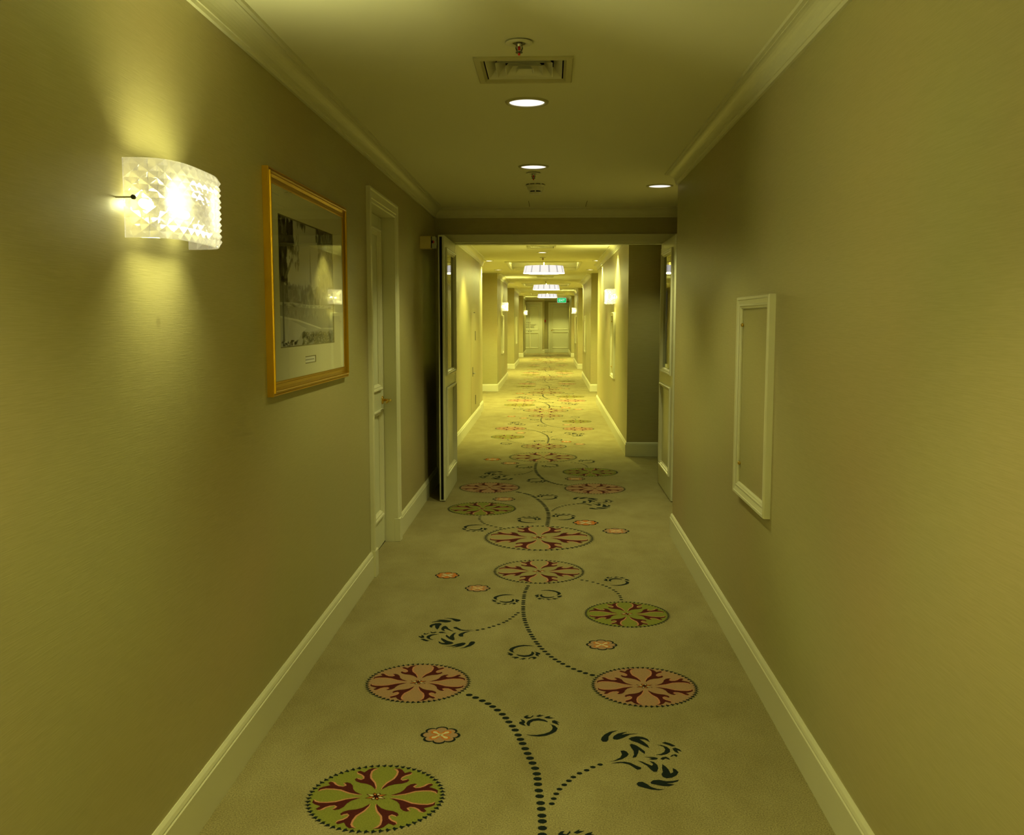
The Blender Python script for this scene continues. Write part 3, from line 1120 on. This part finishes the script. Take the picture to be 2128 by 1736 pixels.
def sprinkler(x, y, z, label, r=.047, src=None):
    if src:
        o = clone(src, None, (x, y, z))
    else:
        o = empty('fire_sprinkler', (x, y, z))
        B().lathe([(r * .9, -.002), (r, -.004), (r, -.006), (r * .9, -.009), (.024, -.0085), (.022, -.004), (.012, -.004)], (0, 0, 0), 32, cap=False).obj('escutcheon', 'white_plastic', o, smooth=True)
        B().lathe([(.0225, -.0062), (.0, -.0062)], (0, 0, 0), 20).obj('cup', 'dark_metal', o)
        B().lathe([(.010, -.001), (.010, -.012), (.007, -.016), (.006, -.030), (.009, -.034)], (0, 0, 0), 14).obj('body', 'steel', o, smooth=True)
        for sx in (-1, 1):
            B().tube([(sx * .009, 0, -.012), (sx * .011, 0, -.022), (sx * .006, 0, -.036)], .0022, 6).obj('yoke_arm', 'dark_metal', o)
        B().lathe([(.0, -.018), (.0045, -.018), (.0045, -.034), (.0, -.034)], (0, -.003, 0), 10).obj('bulb', 'red_glass', o, smooth=True)
        B().lathe([(.0, -.036), (.012, -.036), (.012, -.038), (.0, -.038)], (0, 0, 0), 16).obj('deflector', 'dark_metal', o)
        B().lathe([(.0, -.038), (.004, -.039), (.004, -.046), (.0, -.047)], (0, 0, 0), 10).obj('tip', 'red_glass', o, smooth=True)
    return thing(o, label, 'sprinkler', 'ceiling fire sprinklers')


sp1 = sprinkler(-.110, 3.374, ZC, 'ceiling sprinkler with round plate and red bulb before the near air grille')
sp2 = sprinkler(-.113, 6.30, ZC, 'dark ceiling sprinkler between downlight and smoke detector', src=sp1)
sprinkler(CX, 14.3, ZF, 'ceiling sprinkler just before the first pendant light', src=sp1)
sprinkler(CX, 23.0, ZF, 'ceiling sprinkler just before the second pendant light', src=sp1)
sprinkler(CX, 32.0, ZF, 'ceiling sprinkler just before the third pendant light', src=sp1)

det = thing(empty('smoke_detector', (-.108, 6.84, ZC)), 'cream conical smoke detector on the ceiling before the fire doors', 'smoke detector')
B().lathe([(.066, 0), (.066, -.010), (.060, -.020), (.058, -.021), (.056, -.034), (.046, -.046), (.046, -.047)], (0, 0, 0), 32).obj('base', 'white_plastic', det, smooth=False)
B().lathe([(.043, -.046), (.043, -.056)], (0, 0, 0), 24).obj('vent_slot', 'void_black', det)
B().lathe([(.046, -.055), (.046, -.058), (.040, -.067), (.030, -.072), (.0, -.073)], (0, 0, 0), 32).obj('cap', 'white_plastic', det, smooth=False)
for i in range(6):
    a = i * math.pi / 3
    B().box(-.004, .004, .040, .0465, -.057, -.045).obj('rib', 'white_plastic', det, rot=(0, 0, a))
for i in range(10):
    a = i * math.pi / 5 + .3
    B().box(-.014, .014, .0655, .0668, -.006, -.002).obj('slot', 'void_black', det, rot=(0, 0, a))
# seams of the ceiling access hatch before the door wall
ch = thing(empty('ceiling_hatch', (.055, 7.98, ZC)), 'hairline seams of a ceiling hatch in front of the fire door wall', 'hatch')
for sx in (-.233, .233):
    B().box(sx - .0015, sx + .0015, -.2, .19, -.0012, .001).obj('seam', 'void_black', ch)


# ------------------------------------------------------------------ pendant drum lights in the trays
def pendant(y, label, src=None):
    if src:
        o = clone(src, None, (CX, y, ZF))
    else:
        o = empty('pendant_light', (CX, y, ZF))
        R1, R0, ZB, ZT_ = .355, .325, -.128, -.002
        n = 84
        vs, fs, ms = [], [], []
        for i in range(n):
            a = 2 * math.pi * i / n
            w = .006 * (1 if i % 2 else -1) * .5
            for r, z in ((R1 + w * .4, ZB), (R0 + w, ZT_)):
                vs.append((r * math.cos(a), r * math.sin(a), z))
        for i in range(n):
            j = (i + 1) % n
            fs.append((2 * i, 2 * j, 2 * j + 1, 2 * i + 1))
            ms.append(1 if i % 6 == 0 else 0)
        put('pleated_shade', mesh('pleated_shade', vs, fs, ['pendant_shade', 'pendant_seam'], ms), o)
        B().lathe([(0, ZB + .004), (R1 - .004, ZB + .004), (R1 - .004, ZB + .008), (0, ZB + .008)], (0, 0, 0), 48).obj('diffuser', 'pendant_disc', o)
        B().lathe([(R1 - .003, ZB), (R1 + .003, ZB), (R1 + .003, ZB + .008), (R1 - .003, ZB + .008), (R1 - .003, ZB)], (0, 0, 0), 48, cap=False).obj('rim', 'pendant_shade', o)
        B().lathe([(.012, TD), (.045, TD), (.045, TD - .012), (.010, TD - .016), (.010, ZB + .02)], (0, 0, 0), 16, cap=False).obj('stem', 'brass', o, smooth=True)
        for q in range(4):
            a = q * math.pi / 2 + .4
            B().lathe([(.0, -.035), (.022, -.02), (.026, 0), (.018, .022), (.0, .03)], (.17 * math.cos(a), .17 * math.sin(a), -.045), 12).obj('bulb', 'pendant_bulb', o, smooth=True)
    return thing(o, label, 'pendant light', 'pleated drum lights hung in the ceiling trays')


emat('pendant_bulb', AMBER, PBULB)
pd = pendant(16.6, 'nearest and largest white pleated drum light in the ceiling tray')
pendant(25.55, 'middle white pleated drum light in the second ceiling tray', pd)
pendant(34.5, 'farthest white pleated drum light in front of the exit sign', pd)

downlight(.46, 41.2, ZF, .06, 'small downlight above the far right door behind the exit sign', 0, dlF)
downlight(-.7, 40.3, ZF, .06, 'small downlight added to brighten the far hydrant cupboard', 0, dlF)  # added because the corridor end came out too dark
pb = pendant(-2.5, 'unseen pleated drum light added as fill in the ceiling behind the viewer', pd)  # added out of view for ambient light on the near stretch
pb.location.z = ZC
# exit sign
es = thing(empty('exit_sign', (.46, 40.0, 2.12)), 'green illuminated EXIT sign hanging before the far right door', 'sign')
B().cham(-.183, .183, -.02, .02, .007, .198, .010).obj('body', 'sign_white', es)
B().box(-.175, .175, -.0215, -.0195, .015, .19).obj('face', 'sign_green', es)
text(es, 'EXIT', .125, (0, -.022, .058), 'sign_white', ext=.0005, align='CENTER', bold=.001)
B().tube([(0, 0, .205), (0, 0, ZF - 2.12)], .008, 8).obj('hanger', 'steel', es)

# ------------------------------------------------------------------ woven carpet pattern (flat yarn inlay, drawn in metres)
CURL = [[[-0.5058,-0.8183],[-0.2856,-0.9398],[-0.0062,-0.9791],[0.2409,-0.8972],[0.4582,-0.7072],[0.5995,-0.5183],[0.6641,-0.256],[0.5547,-0.0194],[0.348,0.1475],[0.4277,0.0362],[0.475,-0.1886],[0.4525,-0.3762],[0.3646,-0.5645],[0.1779,-0.7329],[-0.07,-0.8373],[-0.3184,-0.8544]],[[-0.3812,-0.1097],[-0.4623,-0.0372],[-0.5052,0.1519],[-0.4403,0.386],[-0.2824,0.5483],[-0.0571,0.6201],[0.1702,0.5037],[0.2996,0.3379],[0.2838,0.2755],[0.1389,0.3702],[-0.0545,0.4169],[-0.2466,0.3549],[-0.3558,0.1962]],[[-0.7346,0.5303],[-0.586,0.4191],[-0.5392,0.2274],[-0.5936,0.11],[-0.5086,-0.092],[-0.6378,-0.0214],[-0.7692,0.103],[-0.7646,0.2569],[-0.6631,0.2996]],[[-0.6259,0.692],[-0.5326,0.8545],[-0.4191,0.8829],[-0.4809,0.7373],[-0.3664,0.7023],[-0.2564,0.9054],[-0.2478,0.7863],[-0.3644,0.6078],[-0.5091,0.5628]],[[-0.1635,0.8055],[-0.0607,0.9132],[0.0298,0.9968],[0.0047,0.8998],[0.1677,0.9063],[0.0383,0.7976],[-0.0586,0.7383]],[[0.1527,0.7072],[0.2658,0.8067],[0.4121,0.8682],[0.3472,0.7466],[0.5577,0.6524],[0.3959,0.6145],[0.2341,0.6238]],[[0.4506,0.4214],[0.5569,0.4646],[0.7542,0.2404],[0.6361,0.2741],[0.7296,0.0103],[0.5873,0.1341],[0.4599,0.2286]]]
SPRAY = [[[0.0,0.0],[0.0216,0.0119],[0.0426,0.0343],[0.0499,0.0566],[0.0471,0.0838],[0.0579,0.0875],[0.0672,0.0795],[0.0722,0.0606],[0.0642,0.0414],[0.0473,0.0221],[0.0241,0.0089]],[[0.0085,-0.01],[0.0348,0.0032],[0.0544,0.0058],[0.0732,-0.0013],[0.0883,-0.0189],[0.1048,-0.0332],[0.1023,-0.0451],[0.091,-0.0497],[0.0814,-0.0341],[0.0667,-0.0137],[0.0454,-0.0037]],[[-0.0135,0.1651],[-0.0095,0.1856],[0.0022,0.2102],[0.0213,0.2319],[0.0496,0.245],[0.0298,0.2252],[0.0145,0.1934],[0.012,0.1661],[0.0047,0.151],[-0.0084,0.1518]],[[0.0277,0.1803],[0.0324,0.1976],[0.047,0.2169],[0.0625,0.2265],[0.0845,0.2344],[0.0679,0.2198],[0.0597,0.209],[0.0766,0.2166],[0.1183,0.2204],[0.0878,0.2101],[0.0653,0.1852],[0.0436,0.1687],[0.0306,0.1702]],[[0.0807,0.1769],[0.0921,0.191],[0.1104,0.1986],[0.1306,0.1946],[0.1465,0.1782],[0.1513,0.1535],[0.1345,0.1743],[0.1186,0.1757],[0.1299,0.1573],[0.1418,0.1312],[0.1447,0.1084],[0.1296,0.1241],[0.1116,0.1466],[0.0897,0.1624]],[[0.0809,0.1321],[0.0892,0.139],[0.104,0.1264],[0.1188,0.1009],[0.1278,0.0819],[0.1251,0.0627],[0.1167,0.0783],[0.1082,0.094],[0.1047,0.0714],[0.0948,0.0395],[0.0823,0.0341],[0.0894,0.0581],[0.0902,0.0836],[0.085,0.106]],[[0.1208,0.0424],[0.1357,0.0424],[0.1552,0.0419],[0.1652,0.0361],[0.1603,0.0248],[0.1476,0.023],[0.1342,0.0274],[0.146,0.0341]],[[0.0968,0.0149],[0.1101,0.0093],[0.1278,-0.0083],[0.1403,-0.0198],[0.1449,-0.0076],[0.1349,0.0133],[0.1488,0.0077],[0.1581,-0.0131],[0.1582,-0.037],[0.151,-0.0596],[0.1414,-0.0612],[0.1334,-0.0468],[0.1238,-0.0205],[0.1093,0.0001]],[[0.1742,-0.0064],[0.1827,-0.0211],[0.1897,-0.0417],[0.1929,-0.0708],[0.2022,-0.0617],[0.204,-0.0322],[0.214,-0.0436],[0.219,-0.061],[0.2104,-0.0816],[0.1935,-0.0983],[0.1769,-0.103],[0.1659,-0.0949],[0.1633,-0.0777],[0.1699,-0.0601],[0.1699,-0.0365]],[[0.0794,-0.1433],[0.0863,-0.1308],[0.0998,-0.1286],[0.1117,-0.142],[0.1229,-0.1608],[0.1399,-0.1727],[0.1637,-0.1744],[0.1442,-0.1806],[0.1212,-0.1772],[0.1013,-0.1671],[0.0839,-0.1569]],[[0.1239,-0.1304],[0.1327,-0.1177],[0.1518,-0.1136],[0.172,-0.1218],[0.1936,-0.1192],[0.2145,-0.1111],[0.2092,-0.1214],[0.1919,-0.1321],[0.1729,-0.1368],[0.1972,-0.1425],[0.1787,-0.1542],[0.1604,-0.1538],[0.1402,-0.1464],[0.125,-0.1404]],[[0.1705,0.1356],[0.188,0.133],[0.2038,0.1205],[0.2123,0.1013],[0.2099,0.082],[0.1972,0.0656],[0.1793,0.0567],[0.1605,0.0597],[0.1776,0.0667],[0.1906,0.0812],[0.1963,0.1007],[0.1923,0.1201],[0.1819,0.1295]],[[0.1905,0.1497],[0.2025,0.1582],[0.2185,0.1475],[0.2348,0.1283],[0.2213,0.1232],[0.2072,0.1371]],[[0.2202,0.1081],[0.2317,0.1151],[0.2443,0.1026],[0.2496,0.0848],[0.2349,0.0958],[0.2378,0.0704],[0.2251,0.0858]],[[0.172,0.0302],[0.1805,0.0429],[0.1921,0.0465],[0.2018,0.0345],[0.2018,0.0233],[0.1906,0.034],[0.1797,0.0243]],[[0.2056,0.0471],[0.2133,0.0599],[0.2255,0.0667],[0.2318,0.0575],[0.2268,0.0448],[0.2186,0.057],[0.2118,0.0473]]]
ANT = [[0.0475,0.205],[0.052,0.2722],[0.0997,0.4101],[0.187,0.5522],[0.2127,0.6707],[0.214,0.7902],[0.1823,0.8615],[0.1212,0.8882],[0.2117,0.8918],[0.2651,0.8405],[0.3134,0.7461],[0.3905,0.7972],[0.4237,0.7625],[0.4065,0.726],[0.3353,0.6756],[0.2886,0.6148],[0.2773,0.5441],[0.3175,0.4993],[0.3691,0.5246],[0.3923,0.5557],[0.4172,0.5149],[0.3904,0.4561],[0.3206,0.4075],[0.2148,0.3805],[0.1349,0.3319],[0.0722,0.2506]]
PINK = [[0.0475,0.205],[0.0384,0.2381],[0.0408,0.3055],[0.0794,0.4322],[0.1618,0.5699],[0.184,0.6814],[0.1867,0.777],[0.1572,0.841],[0.1205,0.8785],[0.1212,0.8882],[0.1823,0.8615],[0.214,0.7902],[0.2127,0.6707],[0.187,0.5522],[0.0997,0.4101],[0.052,0.2722]]
PINK2 = [[0.4237,0.7625],[0.4328,0.7461],[0.4116,0.6905],[0.3451,0.6476],[0.3088,0.5921],[0.2928,0.5517],[0.3133,0.527],[0.3602,0.5474],[0.3906,0.5673],[0.3923,0.5557],[0.3691,0.5246],[0.3175,0.4993],[0.2773,0.5441],[0.2886,0.6148],[0.3353,0.6756],[0.4065,0.726]]
SM_MAIN1 = [[-0.111,5.063],[-0.128,4.924],[-0.131,4.751],[-0.127,4.585],[-0.118,4.463],[-0.104,4.36],[-0.084,4.25],[-0.056,4.133],[-0.025,4.035],[0.017,3.938],[0.065,3.86],[0.119,3.795],[0.18,3.744]]
SM_MAIN2 = [[-0.318,3.539],[-0.262,3.485],[-0.215,3.429],[-0.171,3.356],[-0.144,3.29],[-0.117,3.217],[-0.09,3.119],[-0.068,3.031],[-0.052,2.969],[-0.038,2.903],[-0.031,2.803],[-0.024,2.719],[-0.019,2.64],[-0.017,2.572]]
SM_T1 = [[0.159,5.182],[0.231,5.134],[0.291,5.069],[0.338,4.979],[0.362,4.89],[0.367,4.787]]
SM_T2 = [[-0.147,4.578],[-0.177,4.491],[-0.211,4.415],[-0.263,4.349],[-0.305,4.31],[-0.335,4.29]]
SM_T3 = [[0.008,2.692],[0.011,2.72],[0.018,2.75],[0.026,2.779],[0.036,2.806],[0.052,2.834],[0.066,2.86],[0.081,2.885],[0.1,2.908],[0.12,2.926],[0.139,2.947],[0.161,2.964],[0.182,2.982]]
LG_MAIN1 = [[-0.134,9.511],[-0.141,9.287],[-0.138,9.074],[-0.121,8.87],[-0.091,8.676],[-0.048,8.491],[0.012,8.343],[0.081,8.247],[0.148,8.204]]
LG_MAIN2 = [[-0.292,7.894],[-0.163,7.738],[-0.087,7.514],[-0.036,7.261],[-0.012,7.023],[-0.009,6.825],[-0.017,6.588]]
LG_T1 = [[0.194,9.578],[0.272,9.512],[0.326,9.439],[0.355,9.329],[0.362,9.213]]
LG_T2 = [[-0.159,9.017],[-0.199,8.9],[-0.249,8.812],[-0.3,8.764],[-0.341,8.743]]
LG_T3 = [[0.015,7.066],[0.045,7.175],[0.098,7.275],[0.16,7.337],[0.23,7.376]]
LG_T4 = [[-0.504,6.864],[-0.503,6.773],[-0.486,6.7],[-0.458,6.614],[-0.419,6.559],[-0.374,6.511],[-0.331,6.474]]
YARN = ['yarn_black', 'yarn_green', 'yarn_pink', 'yarn_beige', 'yarn_red', 'yarn_salmon', 'yarn_orange', 'yarn_cream']
K, G_, P_, BE, RD, SA, OR, CR = range(8)
Z1 = .0006


def rot2(p, a):
    c, s = math.cos(a), math.sin(a)
    return (p[0] * c - p[1] * s, p[0] * s + p[1] * c)


def medallion(fill):
    b = B()
    b.poly([(1.0 * .965 * math.cos(2 * math.pi * i / 64), .965 * math.sin(2 * math.pi * i / 64)) for i in range(64)], Z1, fill)
    nt = 62
    for i in range(nt):                       # rope border of little chevrons
        a = 2 * math.pi * i / nt
        da = 2 * math.pi / nt
        pol = [(.955, -.38), (1.03, -.30), (.995, .05), (.985, .42), (.95, .02), (.925, -.05)]
        b.poly([rot2((r, 0), a + t * da) for r, t in pol], Z1 * 1.6, K)
    for q in range(4):
        for mir in (1, -1):
            f = lambda pts: [rot2((x * mir, y), q * math.pi / 2) for x, y in pts]
            b.poly(f(PINK), Z1 * 1.4, SA)
            b.poly(f(PINK2), Z1 * 1.4, SA)
            b.poly(f(ANT), Z1 * 1.8, RD)
    for q in range(8):                        # rosette in the middle
        a = q * math.pi / 4 + math.pi / 8
        L = .17 if q % 4 in (0, 3) else .12
        b.poly([rot2(p, a) for p in ((.0, 0), (.06, .042), (L, 0), (.06, -.042))], Z1 * 1.8, RD)
        b.poly([rot2(p, a) for p in ((.035, 0), (.07, .022), (L - .03, 0), (.07, -.022))], Z1 * 2.2, CR if q % 2 else OR)
    return b.mesh('carpet_medallion', YARN)


def flower(kind):
    b = B()
    pet, xo, xi = [(P_, OR, CR), (OR, P_, CR)][kind]
    out, inn = [], []
    for i in range(96):
        a = 2 * math.pi * i / 96
        r = .80 + .20 * abs(math.cos(4 * a)) ** .6
        out.append((r * math.cos(a), r * math.sin(a)))
        inn.append(((r - .13) * math.cos(a), (r - .13) * math.sin(a)))
    b.poly(out, Z1, K)
    b.poly(inn, Z1 * 1.4, pet)
    for q in range(4):
        a = math.pi / 4 + q * math.pi / 2
        b.poly([rot2(p, a) for p in ((0, .0), (.14, .13), (.45, .22), (.64, .13), (.66, 0), (.64, -.13), (.45, -.22), (.14, -.13))], Z1 * 1.8, xo)
        b.poly([rot2(p, a) for p in ((0, .07), (.25, .05), (.42, .11), (.54, .05), (.54, -.05), (.42, -.11), (.25, -.05), (0, -.07))], Z1 * 2.2, xi)
    return b.mesh('carpet_flower', YARN)


def flat(polys, name):
    b = B()
    for p in polys:
        b.poly(p, Z1, 0)
    return b.mesh(name, ['yarn_black'])


def vine(paths, name='carpet_vine'):
    """each path: points, dot width, spacing"""
    b = B()
    for pts, w, sp in paths:
        P = [Vector(p) for p in pts]
        # smooth through the points (Catmull-Rom), then step by arc length
        dense = []
        for i in range(len(P) - 1):
            p0, p1, p2, p3 = P[max(i - 1, 0)], P[i], P[i + 1], P[min(i + 2, len(P) - 1)]
            for t in [j / 12 for j in range(12)]:
                dense.append(.5 * ((2 * p1) + (p2 - p0) * t + (2 * p0 - 5 * p1 + 4 * p2 - p3) * t * t + (3 * p1 - p0 - 3 * p2 + p3) * t ** 3))
        dense.append(P[-1])
        acc = sp * .5
        for i in range(1, len(dense)):
            seg = (dense[i] - dense[i - 1])
            acc += seg.length
            if acc >= sp:
                acc -= sp
                c = dense[i]
                d = seg.normalized()
                a = math.atan2(d.y, d.x) - math.pi / 2
                wl = w * .5
                b.poly([(c.x + wl * math.cos(2 * math.pi * q / 10), c.y + wl * .92 * math.sin(2 * math.pi * q / 10)) for q in range(10)], Z1, 0)
    return b.mesh(name, ['yarn_black'])


ME_G, ME_P, ME_B = medallion(G_), medallion(P_), medallion(BE)
ME_F = [flower(0), flower(1)]
ME_C = flat(CURL, 'carpet_curl')
ME_S = flat(SPRAY, 'carpet_leaf_spray')
SM_B = (-.07, 1.871)
SM_T4 = [(-.50, 2.50), (-.50, 2.42), (-.48, 2.36), (-.45, 2.29), (-.41, 2.22), (-.36, 2.16), (-.30, 2.11)]
ME_VS = vine([(SM_MAIN1, .023, .0335), (SM_MAIN2 + [(-.018, 2.45), (-.022, 2.3), (-.03, 2.15)], .027, .0365), (SM_T1, .019, .036), (SM_T2, .0185, .033), (SM_T3, .0185, .031), (SM_T4, .019, .036)])
ME_VL = vine([(LG_MAIN1, .034, .045), (LG_MAIN2, .034, .045), (LG_T1, .024, .046), (LG_T2, .023, .042), (LG_T3, .023, .040), (LG_T4, .024, .046)])

SMALL = dict(
    med=[(ME_B, -.060, 5.346, .256), (ME_G, .376, 4.564, .204), (ME_P, .371, 3.640, .204), (ME_P, -.515, 3.645, .204), (ME_G, -.516, 2.731, .204), (ME_B, -.07, 1.871, .256)],
    flo=[(0, -.372, 3.166), (0, .230, 4.114), (1, -.570, 5.237), (0, -.381, 4.985), (1, .19, 2.30), (0, .34, 2.08)], fr=.069,
    cur=[(-.032, 3.261, 0, 1), (-.111, 4.006, 180, 1), (-.225, 4.785, 180, 1), (-.002, 4.875, 180, -1), (.371, 5.156, 0, 1), (-.13, 2.33, 0, -1), (.085, 2.475, 0, 1), (-.51, 2.10, 180, 1)], cr=.095,
    spr=[(.190, 2.985, 0), (-.340, 4.287, 180)], sr=1.0, vine=ME_VS)
LARGE = dict(
    med=[(ME_B, -.071, 9.913, .353), (ME_G, .376, 8.940, .257), (ME_P, .380, 8.055, .257), (ME_P, -.512, 8.069, .257), (ME_G, -.513, 7.152, .257), (ME_B, -.07, 6.197, .357)],
    flo=[(0, -.365, 7.543), (0, .226, 8.548), (1, -.587, 9.729), (0, -.396, 9.471), (1, .252, 6.672), (0, .447, 6.412)], fr=.092,
    cur=[(-.016, 7.656, 0, 1), (-.123, 8.441, 180, 1), (-.255, 9.255, 180, 1), (.006, 9.331, 180, -1), (.375, 9.629, 0, 1), (-.151, 6.762, 0, -1), (.105, 6.874, 0, 1), (-.515, 6.465, 180, 1)], cr=.118,
    spr=[(.20, 7.372, 0), (-.345, 8.742, 180)], sr=1.22, vine=ME_VL)
PERIOD = 8.9


def inlay(name, me, x, y, s, rot=0.0, mir=1):
    o = put(name, me, floor, (x, y, 0), (0, 0, math.radians(rot)))
    o.scale = (s * mir, s, 1)
    return o


for k in range(5):
    dy = PERIOD * k
    for S in (SMALL, LARGE):
        for me, x, y, r in S['med']:
            if y + dy < YE_L - .2:
                inlay('carpet_medallion', me, x, y + dy, r)
        for kd, x, y in S['flo']:
            if y + dy < YE_L - .2:
                inlay('carpet_flower', ME_F[kd], x, y + dy, S['fr'])
        for x, y, a, mi in S['cur']:
            if y + dy < YE_L - .2:
                inlay('carpet_curl', ME_C, x, y + dy, S['cr'], a, mi)
        for x, y, a in S['spr']:
            if y + dy < YE_L - .2:
                inlay('carpet_leaf_spray', ME_S, x, y + dy, S['sr'], a)
        if dy + S['med'][0][2] < YE_L - .2:
            inlay('carpet_vine', S['vine'], 0, dy, 1)
